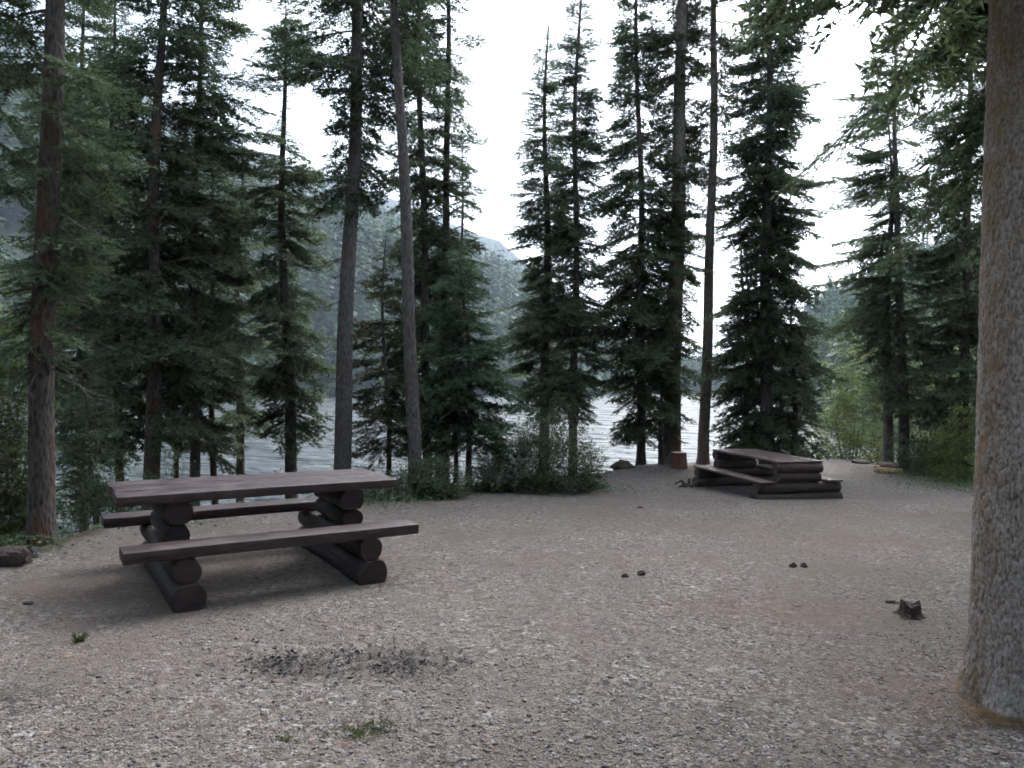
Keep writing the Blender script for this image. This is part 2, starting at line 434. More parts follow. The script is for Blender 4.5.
# ------------------------------------------------------------------ ground, hills and lake
def build_ground():
    fr = np.concatenate([np.linspace(-.95, .95, 520), np.linspace(.95, 2 * np.pi - .95, 121)[1:-1]])
    rr = np.concatenate([[0.0], np.geomspace(.6, 34, 190), np.geomspace(36, 3600, 120)])
    A, R = np.meshgrid(fr, rr); A2 = (A + np.pi) % (2 * np.pi) - np.pi
    X = R * np.sin(A2); Y = R * np.cos(A2); Z = terrain(X, Y)
    nr, na = X.shape
    V = np.stack([X, Y, Z], 2).reshape(-1, 3)
    idx = np.arange(nr * na).reshape(nr, na); i2 = np.roll(idx, -1, 1)
    Fq = np.stack([idx[:-1], idx[1:], i2[1:], i2[:-1]], 2).reshape(-1, 4)
    me = bpy.data.meshes.new('ground')
    me.vertices.add(len(V)); me.vertices.foreach_set('co', V.astype(np.float32).ravel())
    me.loops.add(Fq.size); me.loops.foreach_set('vertex_index', Fq.astype(np.int32).ravel())
    me.polygons.add(len(Fq)); me.polygons.foreach_set('loop_start', np.arange(0, Fq.size, 4, dtype=np.int32))
    me.polygons.foreach_set('use_smooth', np.ones(len(Fq), bool))
    d = (R - edge_r(A2)).ravel()
    at = me.attributes.new('bank', 'FLOAT', 'POINT'); at.data.foreach_set('value', sm(-1.1, .5, d).astype(np.float32))
    at = me.attributes.new('far', 'FLOAT', 'POINT'); at.data.foreach_set('value', sm(30, 60, R.ravel()).astype(np.float32))
    m, nt, b = mat('ground'); me.materials.append(m)
    v = coord(nt)
    warp = N(nt, 'ShaderNodeVectorMath', operation='MULTIPLY_ADD'); nt.links.new(noise(nt, v, 30, 3, .6, 'Color'), warp.inputs[0]); warp.inputs[1].default_value = (.03, .03, .03); nt.links.new(v, warp.inputs[2])
    wv = warp.outputs[0]
    big = noise(nt, v, .45, 5, .6); mid = noise(nt, v, 2.3, 5, .65)
    def sepc(c, i):
        s = N(nt, 'ShaderNodeSeparateColor'); nt.links.new(c, s.inputs[0]); return s.outputs[i]
    def layer(scale):
        c = voro(nt, wv, scale, out='Color'); dist = voro(nt, wv, scale)
        tone = sepc(c, 0); hue = sepc(c, 1)
        a = ramp(nt, tone, [(0, (.050, .044, .042)), (.35, (.145, .136, .130)), (.75, (.240, .230, .222)), (1, (.42, .41, .40))])
        w = ramp(nt, tone, [(0, (.055, .044, .036)), (.4, (.140, .112, .092)), (.8, (.245, .205, .170)), (1, (.37, .32, .27))])
        return mix(nt, ramp(nt, hue, [(.45, (0, 0, 0)), (.6, (1, 1, 1))]), a, w), dist
    c1, d1 = layer(62); c2, d2 = layer(27)
    pick = ramp(nt, noise(nt, v, 9, 3), [(.50, (0, 0, 0)), (.56, (1, 1, 1))])
    stones = mix(nt, pick, c1, c2)
    fines = ramp(nt, noise(nt, v, 120, 4, .7), [(.3, (.095, .080, .066)), (.7, (.205, .178, .155))])
    fm = ramp(nt, math_(nt, 'ADD', math_(nt, 'MULTIPLY', big, .6), math_(nt, 'MULTIPLY', mid, .5)), [(.46, (0, 0, 0)), (.66, (.8, .8, .8))])
    grav = mix(nt, fm, stones, fines)
    # trodden red-brown earth in broad patches
    earth = ramp(nt, noise(nt, v, .55, 6, .68), [(.45, (0, 0, 0)), (.66, (1, 1, 1))])
    grav = mix(nt, math_(nt, 'MULTIPLY', earth, .55), grav, (.150, .114, .098))
    # charcoal stain of an old fire (it has its own place on the ground)
    def blot(px, py, rx, ry, n=3.2):
        p = ghit(px, py)
        mp = N(nt, 'ShaderNodeMapping'); mp.inputs['Location'].default_value = (-p[0] / rx, -p[1] / ry, 0); mp.inputs['Scale'].default_value = (1 / rx, 1 / ry, 0)
        nt.links.new(N(nt, 'ShaderNodeTexCoord').outputs['Object'], mp.inputs['Vector'])
        ln = N(nt, 'ShaderNodeVectorMath', operation='LENGTH'); nt.links.new(mp.outputs[0], ln.inputs[0])
        f = math_(nt, 'ADD', ln.outputs['Value'], math_(nt, 'MULTIPLY', math_(nt, 'SUBTRACT', noise(nt, v, n * 3.2, 8, .85), .5), 4.6))
        return ramp(nt, f, [(.35, (1, 1, 1)), (.95, (0, 0, 0))])
    for px, py, rx, ry, s in ((300, 668, .44, .26, .50), (412, 664, .40, .30, .48), (365, 656, .35, .18, .3), (10, 700, .3, .3, .4)):
        grav = mix(nt, math_(nt, 'MULTIPLY', blot(px, py, rx, ry), s), grav, (.028, .023, .024))
    for px, py, rx, ry, s, c in ((930, 690, .8, .5, .30, (.15, .095, .068)), (760, 610, 1.1, .5, .35, (.15, .10, .07)), (640, 560, 1.4, .6, .3, (.155, .11, .08)), (60, 590, 1.0, .5, .45, (.12, .085, .062)), (800, 535, 2.2, .9, .35, (.155, .112, .085))):
        grav = mix(nt, math_(nt, 'MULTIPLY', blot(px, py, rx, ry, 1.5), s), grav, c)
    at1 = N(nt, 'ShaderNodeAttribute', attribute_name='bank').outputs['Fac']; at2 = N(nt, 'ShaderNodeAttribute', attribute_name='far').outputs['Fac']
    litter = ramp(nt, noise(nt, v, 14, 6, .7), [(.3, (.03, .022, .015)), (.5, (.075, .052, .035)), (.62, (.06, .065, .025)), (.8, (.11, .085, .055))])
    bk = ramp(nt, math_(nt, 'ADD', at1, math_(nt, 'MULTIPLY', math_(nt, 'SUBTRACT', mid, .5), .8)), [(.35, (0, 0, 0)), (.75, (1, 1, 1))])
    col = mix(nt, bk, grav, litter)
    hill = ramp(nt, noise(nt, v, .03, 8, .7), [(.3, (.020, .034, .020)), (.5, (.034, .050, .028)), (.62, (.042, .055, .03)), (.8, (.07, .07, .06))])
    col = mix(nt, at2, col, hill)
    col = mix(nt, 1.0, col, (1.0, .95, .92), 'MULTIPLY')
    nt.links.new(col, b.inputs['Base Color']); b.inputs['Roughness'].default_value = .92; b.inputs['Specular IOR Level'].default_value = .2
    h = math_(nt, 'ADD', math_(nt, 'MULTIPLY', d1, -.5), math_(nt, 'MULTIPLY', noise(nt, v, 75, 4, .7), .6))
    h = math_(nt, 'ADD', h, math_(nt, 'MULTIPLY', mid, .8))
    bump(nt, b, h, .8, .025)
    me.update(calc_edges=True)
    tag(link('ground', me), None, None, None, 'structure')
build_ground()

def build_water():
    m, nt, b = mat('lake_water')
    b.inputs['Base Color'].default_value = (.012, .02, .02, 1); b.inputs['Roughness'].default_value = .42; b.inputs['IOR'].default_value = 1.33
    v = coord(nt)
    n1 = noise(nt, coord(nt, (.55, 1, 1)), .9, 5, .65); n2 = noise(nt, coord(nt, (.6, 1, 1)), .3, 3, .5)
    nrm = bump(nt, b, math_(nt, 'ADD', math_(nt, 'MULTIPLY', n1, .5), math_(nt, 'MULTIPLY', n2, 5.0)), 1, .8)
    V = [(-2500, -2, LAKE), (2500, -2, LAKE), (2500, 3000, LAKE), (-2500, 3000, LAKE)]
    tag(link('lake_water', mesh_indexed('lake_water', V, [(0, 1, 2, 3)], m)), None, None, None, 'structure')
build_water()

def far_conifer(tiers, blades, rng):
    "a whole distant conifer, height 1"
    t = []
    for i in range(tiers):
        z = .08 + .92 * i / tiers; R = .19 * (1 - (z - .05))**.8 * rng.uniform(.75, 1.15) + .012
        for j in range(blades):
            a = rng.uniform(0, 6.283); r = R * rng.uniform(.6, 1.25); w = r * rng.uniform(.25, .42)
            ca, sa = math.cos(a), math.sin(a)
            p0 = np.array([0, 0, z + .045]); tip = np.array([ca * r, sa * r, z - r * rng.uniform(.15, .6)])
            mid = p0 * .4 + tip * .6
            s = np.array([-sa, ca, 0]) * w
            t.append([p0, mid + s + (0, 0, -.012), tip]); t.append([p0, tip, mid - s + (0, 0, -.012)])
    t.append([(-.012, 0, -.05), (.012, 0, -.05), (0, 0, .9)]); t.append([(0, -.012, -.05), (0, .012, -.05), (0, 0, .9)])
    return np.array(t)
def far_forest(name, label, a0, a1, d0, d1, n, tiers, blades, hmin, hmax, seed):
    rng = np.random.default_rng(seed)
    lib = [far_conifer(tiers, blades, rng) for _ in range(6)]
    out = []
    a = rng.uniform(a0, a1, n); s = np.interp(a, _ra, _rs); D = np.interp(a, _ra, _rd)
    lo = np.maximum(s, d0); r = lo + (np.minimum(D * 1.08, d1) - lo) * rng.random(n)**1.2
    X, Y = r * np.sin(a), r * np.cos(a); Zs = terrain(X, Y)
    Zs = np.where((Zs < LAKE + .3) & (r < s + 8), LAKE + .2, Zs)
    keep = (r >= s) & ~((vnoise(X / 40., Y / 40., 3) < .16) & (r > s + 30))
    for x, y, z in zip(X[keep], Y[keep], Zs[keep]):
        h = rng.uniform(hmin, hmax) * rng.choice((.6, 1, 1)); th = rng.uniform(0, 6.283)
        wd = h * rng.uniform(.85, 1.3)
        ct, st = math.cos(th), math.sin(th)
        Mx = np.array([[ct * wd, -st * wd, 0], [st * wd, ct * wd, 0], [0, 0, h]])
        out.append(lib[rng.integers(6)] @ Mx.T + np.array([x, y, z - .3]))
    me = mesh_from_tris(name, [(np.concatenate(out), 0)], [M['far_needle']])
    tag(link(name, me), label, 'forest', None, 'stuff')
far_forest('far_forest', 'dark conifer forest on the steep near hillside right of the lake', .30, .95, 60, 430, 1700, 15, 8, 9, 17, 21)
far_forest('far_forest', 'hazy conifer forest on the slope across the lake, left', -1.0, .30, 100, 760, 6500, 9, 6, 11, 19, 22)
far_forest('far_forest', 'pale blue forest high on the far mountainside', -1.0, .30, 480, 1700, 6000, 6, 4, 14, 24, 23)

def forest_behind():
    "the rest of the wood round the clearing, at the viewer's back: it shades the site"
    rng = np.random.default_rng(51); lib = [far_conifer(22, 9, rng) for _ in range(4)]; out = []
    for i in range(95):
        a = rng.uniform(1.15, 2 * math.pi - 1.15); aa = (a + math.pi) % (2 * math.pi) - math.pi
        r = float(edge_r(aa)) * .62 + rng.uniform(0, 14)
        x, y = r * math.sin(aa), r * math.cos(aa); h = rng.uniform(13, 20); th = rng.uniform(0, 6.28); wd = h * rng.uniform(1.1, 1.5)
        ct, st = math.cos(th), math.sin(th)
        out.append(lib[i % 4] @ np.array([[ct * wd, -st * wd, 0], [st * wd, ct * wd, 0], [0, 0, h]]).T + np.array([x, y, gz(x, y) - .2]))
    tag(link('surrounding_forest', mesh_from_tris('surrounding_forest', [(np.concatenate(out), 0)], [M['needle_dark']])), 'conifer wood around the back of the clearing', 'forest', None, 'stuff')
forest_behind()

# ------------------------------------------------------------------ picnic tables
def stain_mat(name, c0, c1, c2, rough=.5):
    m, nt, b = mat(name)
    g = noise(nt, coord(nt, (1.2, 14, 14)), 4, 6, .65); bl = noise(nt, coord(nt), 5, 5, .6)
    col = ramp(nt, g, [(.3, c0), (.7, c1)])
    col = mix(nt, ramp(nt, bl, [(.5, (0, 0, 0)), (.75, (.7, .7, .7))]), col, c2)
    nt.links.new(col, b.inputs['Base Color']); b.inputs['Specular IOR Level'].default_value = .45
    nt.links.new(ramp(nt, bl, [(.3, (rough - .1,) * 3), (.7, (rough + .15,) * 3)]), b.inputs['Roughness'])
    bump(nt, b, g, .7, .012)
    return m
M['plank'] = stain_mat('plank', (.026, .015, .015), (.072, .046, .045), (.125, .092, .088), .46)
M['log_dark'] = stain_mat('log_dark', (.018, .011, .011), (.052, .033, .031), (.085, .060, .055), .65)
M['plank_worn'] = stain_mat('plank_worn', (.075, .045, .040), (.155, .105, .094), (.25, .195, .175), .42)
M['log_worn'] = stain_mat('log_worn', (.042, .026, .023), (.095, .062, .055), (.15, .11, .098), .7)

def bm_obj(name, bm, m, parent, smooth=True):
    me = bpy.data.meshes.new(name); bm.to_mesh(me); bm.free(); me.materials.append(m)
    if smooth:
        me.polygons.foreach_set('use_smooth', np.ones(len(me.polygons), bool))
        try: me.set_sharp_from_angle(angle=rad(35))
        except Exception: pass
    return link(name, me, parent)
def add_plank(bm, x0, x1, y0, y1, z0, z1, bev, rng, warp=.004):
    r = bmesh.ops.create_cube(bm, size=1)
    vs = r['verts']
    for v in vs: v.co = Vector((x0 + (v.co.x + .5) * (x1 - x0), y0 + (v.co.y + .5) * (y1 - y0), z0 + (v.co.z + .5) * (z1 - z0)))
    es = list({e for v in vs for e in v.link_edges if all(q in vs for q in e.verts)})
    lx = [e for e in es if abs(e.verts[0].co.x - e.verts[1].co.x) > .1]
    sub = bmesh.ops.subdivide_edges(bm, edges=lx, cuts=9)
    allv = {v for f in bm.faces for v in f.verts}
    new = [v for v in allv if x0 - .01 <= v.co.x <= x1 + .01 and y0 - .001 <= v.co.y <= y1 + .001]
    es2 = [e for e in bm.edges if e.verts[0] in new and e.verts[1] in new and len(e.link_faces) == 2 and e.calc_face_angle(0) > .5]
    ph = rng.uniform(0, 6)
    for v in new:
        v.co.z += warp * math.sin(v.co.x * 2.3 + ph); v.co.y += warp * .6 * math.sin(v.co.x * 3.1 + ph * 2)
    bmesh.ops.bevel(bm, geom=es2, offset=bev, segments=2, affect='EDGES', profile=.6)
def log_bm(yc, half, z, r, x, rng, flat_top=None, flat_bot=None, sides=22):
    bm = bmesh.new(); rings = []
    n = 12; ph = rng.uniform(0, 6.28)
    ts = [-1, -1, -.985] + list(np.linspace(-.9, .9, n)) + [.985, 1, 1]
    for i, t in enumerate(ts):
        s = 0.0 if i in (0, len(ts) - 1) else (.93 if i in (1, len(ts) - 2) else 1)
        ring = []
        for k in range(sides):
            a = 2 * math.pi * k / sides
            q = r * (1 + .05 * math.sin(2 * a + ph) + .035 * math.sin(3 * a + ph * 2 + t * 2) + .035 * math.sin(t * 4 + ph) + .02 * math.sin(t * 11 + a + ph)) * (1 - .05 * t * math.cos(ph)) * s
            px, pz = x + q * math.cos(a), z + q * math.sin(a)
            if flat_top is not None: pz = min(pz, flat_top)
            if flat_bot is not None: pz = max(pz, flat_bot)
            ring.append(bm.verts.new((px, yc + half * t, pz)))
        rings.append(ring)
    for a, b in zip(rings, rings[1:]):
        for k in range(sides):
            k2 = (k + 1) % sides
            bm.faces.new((a[k], b[k], b[k2], a[k2]))
    bmesh.ops.remove_doubles(bm, verts=bm.verts, dist=1e-5)
    bmesh.ops.recalc_face_normals(bm, faces=bm.faces)
    return bm
def picnic_table(label, loc, yaw, L, Wd, Ht, Hb, no, wb, Lb, ls, slab, bslab, lr, mp, ml, seed, tilt=0):
    rng = np.random.default_rng(seed)
    root = empty('picnic_table', loc, label, 'picnic table', 'log picnic tables in the clearing')
    root.rotation_euler = (tilt, 0, yaw)
    bm = bmesh.new(); g = .005; pw = (Wd - 2 * g) / 3
    for i in range(3):
        y0 = -Wd / 2 + i * (pw + g); e = rng.uniform(-.008, .008)
        add_plank(bm, -L / 2 + e, L / 2 + e, y0, y0 + pw, Ht - slab, Ht, .008, rng, .002)
    bm_obj('tabletop', bm, M[mp], root)
    for s in (-1, 1):
        bm = bmesh.new(); y = s * (no - wb / 2)
        add_plank(bm, -Lb / 2, Lb / 2, y - wb / 2, y + wb / 2, Hb - bslab, Hb, .014, rng, .004)
        bm_obj('bench_seat', bm, M[mp], root)
    hb = Hb - bslab; ht = Ht - slab
    for s in (-1, 1):
        x = s * ls / 2
        top1 = hb * .5; r1 = (top1 + .045) / 2
        bm_obj('log', log_bm(0, no + .03, top1 / 2 - .0175, r1 * 1.06, x, rng, top1), M[ml], root)
        r2 = (hb - top1) / 2 + .014
        bm_obj('log', log_bm(0, no - .005, (hb + top1) / 2, r2, x + rng.uniform(-.01, .01), rng, hb - .002, top1 + .002), M[ml], root)
        mid = (hb + ht) / 2; r3 = (mid - hb) / 2 + .012
        w2 = Wd / 2 - .02
        bm_obj('log', log_bm(0, w2 - .03, (hb + mid) / 2, r3, x + rng.uniform(-.012, .012), rng, mid, hb + .002), M[ml], root)
        bm_obj('log', log_bm(0, w2, (mid + ht) / 2, r3 * 1.06, x + rng.uniform(-.012, .012), rng, ht - .002, mid + .002), M[ml], root)
    return root
picnic_table('dark brown log picnic table with thick slab top, largest and nearest, on the left', (-2.15, 6.391, gz(-2.15, 6.391)), .588, 2.245, .807, .782, .455, .808, .251, 2.261, 1.411, .072, .085, .112, 'plank', 'log_dark', 3)
picnic_table('smaller worn brown picnic table with thin plank top, beside the lakeside log round', (4.744, 13.849, gz(4.744, 13.849) - .01), 1.877, 1.988, .97, .72, .387, .861, .33, 2.13, 1.86, .035, .035, .10, 'plank_worn', 'log_worn', 4)

# ------------------------------------------------------------------ the big trunk at the right edge
def big_trunk():
    rng = np.random.default_rng(77); Y = 4.13
    B = W(1019, 704, Y); zb = gz(B[0], Y); T = W(1033, 0, Y)
    slope = (T[0] - B[0]) / (T[2] - B[2])
    hgt = 19.0
    root = empty('spruce_tree', (B[0], Y, zb), 'massive scaly gray trunk with orange lichen, closest of all the trees', 'tree')
    NS = 236
    th = np.linspace(0, 2 * np.pi, NS, endpoint=False)
    zs = np.concatenate([np.arange(-.3, 4.6, .012), np.linspace(4.62, hgt, 50)])
    A, Z = np.meshgrid(th, zs)
    r = .236 * (1 - np.clip(Z, 0, None) / hgt)**.8 * (1 + .24 * np.exp(-np.clip(Z + .05, 0, None) / .17) * (1 + .8 * np.sin(A * 5 + 1)))
    def cells(u, v, nu, seed):
        "scale-like bark plates: nearest and second nearest cell centre, wrapping round the trunk"
        ui = np.floor(u).astype(int); vi = np.floor(v).astype(int)
        f1 = np.full(u.shape, 9.); f2 = np.full(u.shape, 9.); idn = np.zeros(u.shape)
        rs = np.random.default_rng(seed); tab = rs.random((nu, 1024, 3))
        for a in (-1, 0, 1):
            for b_ in (-1, 0, 1):
                q = tab[(ui + a) % nu, (vi + b_) % 1024]
                dd = np.hypot(ui + a + q[..., 0] - u, vi + b_ + q[..., 1] - v)
                n1_ = dd < f1; f2 = np.where(n1_, f1, np.minimum(f2, dd)); idn = np.where(n1_, q[..., 2], idn); f1 = np.where(n1_, dd, f1)
        return f1, f2 - f1, idn
    wob = fbm(A * 3.0, Z * 3.5, 3, 4) * 1.6
    f1, edge, cid = cells(A / 6.2832 * 44 + wob, Z / .085 + fbm(A * 5, Z * 6, 2, 9) * 1.5, 44, 3)
    g1, edge2, cid2 = cells(A / 6.2832 * 96 + wob * 2, Z / .026, 96, 5)
    det = np.clip(sm(4.6, 4.2, Z), 0, 1)
    r = r + det * (.008 * sm(0, .2, edge) + .007 * (cid - .5) + .003 * sm(0, .3, edge2) * cid2 + .004 * fbm(A * 30, Z * 40, 2, 8) + .012 * fbm(A * 2, Z * 1.2, 2, 18))
    X = slope * Z + r * np.cos(A); Yy = r * np.sin(A)
    V = np.stack([X, Yy, Z], 2).reshape(-1, 3)
    n, s = Z.shape; idx = np.arange(n * s).reshape(n, s); i2 = np.roll(idx, -1, 1)
    Fq = np.stack([idx[:-1], i2[:-1], i2[1:], idx[1:]], 2).reshape(-1, 4)
    m, nt, b = mat('bark_scaly')
    v = coord(nt, (1, 1, .55)); h1 = voro(nt, v, 60); n1 = noise(nt, v, 90, 6, .7); big = noise(nt, coord(nt, (1, 1, .4)), 4, 5, .6)
    h = math_(nt, 'ADD', math_(nt, 'MULTIPLY', h1, .25), math_(nt, 'MULTIPLY', n1, 1.0))
    col = ramp(nt, h, [(.36, (.085, .070, .062)), (.54, (.255, .218, .198)), (.76, (.48, .43, .40))])
    col = mix(nt, math_(nt, 'MULTIPLY', ramp(nt, big, [(.5, (0, 0, 0)), (.68, (1, 1, 1))]), .4), col, (.17, .115, .09))
    # rusty lichen grows on the lake side of the bark
    sp = N(nt, 'ShaderNodeSeparateXYZ'); nt.links.new(coord(nt), sp.inputs[0])
    side = math_(nt, 'MULTIPLY_ADD', sp.outputs[0], -3.2); nt.nodes[-1].inputs[2].default_value = -.42
    lf = math_(nt, 'ADD', side, math_(nt, 'MULTIPLY', math_(nt, 'SUBTRACT', noise(nt, coord(nt, (1, 1, .6)), 11, 5, .7), .5), 1.2))
    col = mix(nt, math_(nt, 'MULTIPLY', ramp(nt, lf, [(.28, (0, 0, 0)), (.56, (1, 1, 1))]), .7), col, (.27, .16, .07))
    nt.links.new(col, b.inputs['Base Color']); b.inputs['Roughness'].default_value = .9; b.inputs['Specular IOR Level'].default_value = .2
    bump(nt, b, h, .5, .006)
    link('trunk', mesh_indexed('trunk', V, Fq, m, True), root)
    # high boughs reach out over the frame
    nd, wd = [], []
    for i in range(95):
        z = rng.uniform(4.6, 15); az = rng.uniform(0, 6.283); l = (2.3 * (1 - (z - 4) / 16) + .3) * rng.uniform(.6, 1.1)
        key = min(LENS, key=lambda x: abs(math.log(x / l))); nl, wl = LIB[key][rng.integers(5)]; s_ = l / key
        M3 = rotm(az, rng.normal(-.3, .15), rng.normal(0, .2)) @ np.diag([s_, s_, s_ * 1.3]); off = np.array([slope * z, 0, z])
        nd.append(place(nl, M3, off)); wd.append(place(wl, M3, off))
    link('crown', mesh_from_tris('crown', [(np.concatenate(nd), 0), (np.concatenate(wd), 1)], [M['needle_dark'], M['twig']]), root)
big_trunk()

# ------------------------------------------------------------------ conifers (pixel of the foot, pixel of a higher point on the trunk, width, crown outline)
G = 'conifers along the lakeshore'
def T(label, Y, base, ref, w, crown, **k):
    tree(k.pop('name', 'spruce_tree'), label, Y, base, ref, w, crown, group=k.pop('group', G), **k)
T('spruce just outside the left edge whose dark boughs reach into the picture', 9.5, (-45, 520), (-42, 0), 20, [(-520, 8), (-200, 70), (0, 90), (100, 85), (180, 60), (230, 30)], dens=.6)
T('stout red-brown trunk near the left edge, mossy foot by the dark boulder', 7.15, (41, 541), (47, 0), 23.5, [(-760, 10), (-300, 80), (-60, 100), (90, 84), (190, 66), (320, 48), (390, 16)], dens=.7, bark='bark_red', dead=(190, 440, 18, .8), opn=.6)
T('spruce with orange-red trunk behind the left end of the large table', 12, (150, 482), (156, 60), 15, [(-190, 8), (0, 52), (100, 70), (250, 80), (370, 70), (430, 40)], dens=1.1, bark='bark_red', dead=(300, 450, 10, .7), opn=.6)
T('gray spruce second right of the orange-red trunk, long boughs hanging to the right', 13.5, (194, 478), (194, 60), 9.5, [(-150, 5), (0, 34), (100, 50), (250, 60), (380, 62), (445, 44)], dens=1.05, bias=(0, .35), dead=(250, 450, 8, .8))
T('shaggy spruce with slim brown trunk between the two red-barked trunks on the left', 14, (121, 482), (119, 300), 8, [(-40, 5), (100, 35), (250, 52), (380, 54), (440, 38)], dens=1.0, bark='bark_red')
T('thin pole-like young spruce between orange-red trunk and gray trunk', 14.4, (173, 482), (172, 330), 4.5, [(180, 4), (300, 26), (425, 32)], dens=.9, bark='bark_dark')
T('small spruce right of the gray trunk, its stem half hidden behind the table', 15, (214, 480), (211, 300), 6, [(120, 4), (250, 30), (350, 40), (440, 32)], dens=.9, bark='bark_dark')
T('broad bushy spruce with thin bare neck below its tufted tip', 15, (291, 476), (283, 100), 11.5, [(5, 10), (32, 30), (88, 34), (96, 5), (126, 6), (136, 24), (200, 42), (300, 48), (390, 46), (435, 26)], dens=1.15, bark='bark_dark', top=0, dead=(300, 440, 10, .7))
T('tall straight spruce with thick bare gray-brown trunk behind the large table', 13, (341, 474), (351, 0), 17, [(-420, 6), (-200, 62), (0, 88), (70, 84), (150, 60), (215, 36)], dens=.62, bark='bark_gray', dead=(110, 380, 42, 1.05), opn=.6)
T('tall bare trunk leaning slightly left, just right of the thick gray trunk', 12.3, (415, 474), (398, 0), 13.5, [(-430, 5), (-200, 60), (-60, 66), (10, 52), (40, 30)], dens=.55, bark='bark_gray', dead=(40, 330, 8, .45))
T('dense dark spruce right behind the leaning bare trunk', 15.5, (426, 474), (420, 0), 9, [(-230, 4), (-30, 22), (80, 34), (200, 40), (300, 52), (420, 50), (445, 28)], dens=1.35, needles='needle_dark')
T('young sprig-tipped spruce low between the two tall bare trunks', 14.6, (387, 474), (386, 300), 5, [(235, 3), (320, 32), (400, 44), (448, 40)], dens=1.15, needles='needle_olive')
T('slender sparse spruce with short ragged boughs above the small fir', 16, (441, 474), (448, 0), 9, [(-190, 3), (0, 22), (150, 28), (250, 34), (310, 26)], dens=.62, bark='bark_dark', wide=1.15)
T('spindly leaning young spruce close beside the slender sparse one', 16.6, (447, 474), (463, 140), 5, [(132, 3), (210, 17), (290, 28)], dens=.62, bark='bark_dark')
T('full conical blue-green fir with boughs down to its short stem', 13.2, (469, 489), (466, 250), 6, [(243, 2), (290, 20), (350, 36), (410, 46), (437, 40)], dens=2.2, needles='needle_blue', name='fir_tree', bark='bark_red', el=(.5, .0, -.3), top=238, wide=1.15)
T('smaller fir sharing the foot of the conical blue-green fir', 13.7, (456, 489), (455, 250), 4.5, [(292, 2), (350, 20), (410, 30), (437, 26)], dens=1.7, needles='needle_blue', name='fir_tree', bark='bark_dark', top=285)
T('pointed spruce whose whole tip shows against the white sky', 18, (543, 474), (550, 20), 10.5, [(13, 2), (50, 9), (150, 21), (250, 31), (345, 44), (385, 36), (415, 14)], dens=1.7, bark='bark_dark', top=11, sag=.8, wide=1.22)
T('narrow tall spruce close right of the pointed one', 17, (572, 474), (579, 0), 8.5, [(-45, 2), (50, 15), (150, 22), (250, 25), (330, 32), (385, 34), (420, 22)], dens=1.5, bark='bark_gray', top=-50, sag=.8, wide=1.22)
T('spruce with slim dark trunk standing on the bank by the flat rock', 17.6, (641, 468), (639, 20), 8.5, [(-120, 4), (0, 20), (90, 25), (125, 30), (180, 42), (300, 50), (375, 46), (405, 32), (440, 18)], dens=1.25, bark='bark_dark', dead=(300, 440, 8, .7), wide=1.22)
T('spindly young spruce between the slim dark trunk and the thick one', 17.6, (661, 468), (660, 300), 4.5, [(280, 3), (350, 20), (430, 26)], dens=.7, bark='bark_dark')
T('thick gray trunk hung with yellowish boughs, right behind the upright log round', 17.8, (671, 467), (680, 60), 18, [(-300, 5), (-100, 36), (50, 38), (150, 36), (270, 32), (345, 24)], dens=1.0, needles='needle_olive', bark='bark_pale', dead=(230, 410, 22, .9), opn=.85)
T('slim reddish trunk with few boughs, between log round and small table', 17.9, (703, 467), (714, 100), 11, [(-300, 5), (-100, 36), (80, 32), (180, 24), (240, 14)], dens=.55, needles='needle_olive', bark='bark_pale', dead=(150, 380, 14, .6), opn=.85)
T('large columnar spruce, densely boughed down to the small picnic table', 17, (766, 466), (768, 0), 13, [(-130, 4), (-30, 20), (60, 32), (150, 40), (250, 44), (340, 52), (405, 58), (440, 46)], dens=1.6, bark='bark_gray', sag=1.2, wide=1.15)
T('lower spruce standing against the left side of the columnar one', 17.5, (746, 465), (747, 300), 7, [(235, 3), (320, 24), (400, 32), (440, 24)], dens=1.0, bark='bark_dark')
T('small spruce at the right foot of the columnar one', 16.8, (794, 465), (792, 300), 5, [(290, 3), (370, 22), (440, 30)], dens=1.0, bark='bark_dark')
T('left of a close pair of slim gray trunks near the pale firewood', 18.4, (888, 466), (887, 150), 9.5, [(115, 3), (180, 34), (250, 48), (320, 62), (390, 56), (410, 30)], dens=.62, bark='bark_gray', bias=(3.14, .35), dead=(250, 440, 10, .7), opn=.8)
T('right of a close pair of slim gray trunks near the pale firewood', 17.9, (904, 470), (905, 100), 10, [(4, 3), (50, 26), (100, 52), (170, 58), (215, 40), (300, 50), (370, 50), (400, 26)], dens=.68, bark='bark_gray', dead=(230, 440, 10, .7), opn=.8)
T('dense spruce between the paired gray trunks and the massive trunk', 17.3, (964, 482), (968, 200), 9, [(-150, 4), (50, 34), (200, 48), (330, 58), (420, 52), (460, 34)], dens=1.1, bark='bark_dark')
T('overhanging spruce beside the massive trunk, long boughs spread over the lake', 8.6, (1012, 545), (1016, 0), 17, [(-760, 8), (-300, 150), (-60, 165), (40, 150), (110, 125), (190, 90), (240, 40)], dens=.75, bark='bark_gray', bias=(3.14, .55), dead=(150, 330, 16, 1.1), el=(.2, -.35, -.7))
T('dense shaded spruce deep behind the stout red-brown trunk', 17, (84, 478), (84, 100), 9, [(-60, 4), (80, 40), (250, 62), (400, 60), (440, 44)], dens=1.25)
T('dark spruce behind the long hanging boughs, left of the bushy spruce', 18, (241, 478), (243, 200), 8, [(150, 3), (230, 24), (340, 40), (430, 36)], dens=.95)
T('low dark young spruce under the boughs behind the stout trunk', 10.5, (96, 515), (96, 400), 5, [(370, 3), (430, 34), (500, 44)], dens=1.1, needles='needle_dark', top=360)
T('spruce right of the overhanging one, mostly hidden by the massive trunk', 12, (1075, 520), (1078, 0), 11, [(-250, 5), (0, 60), (200, 85), (400, 80), (470, 50)], dens=.8)

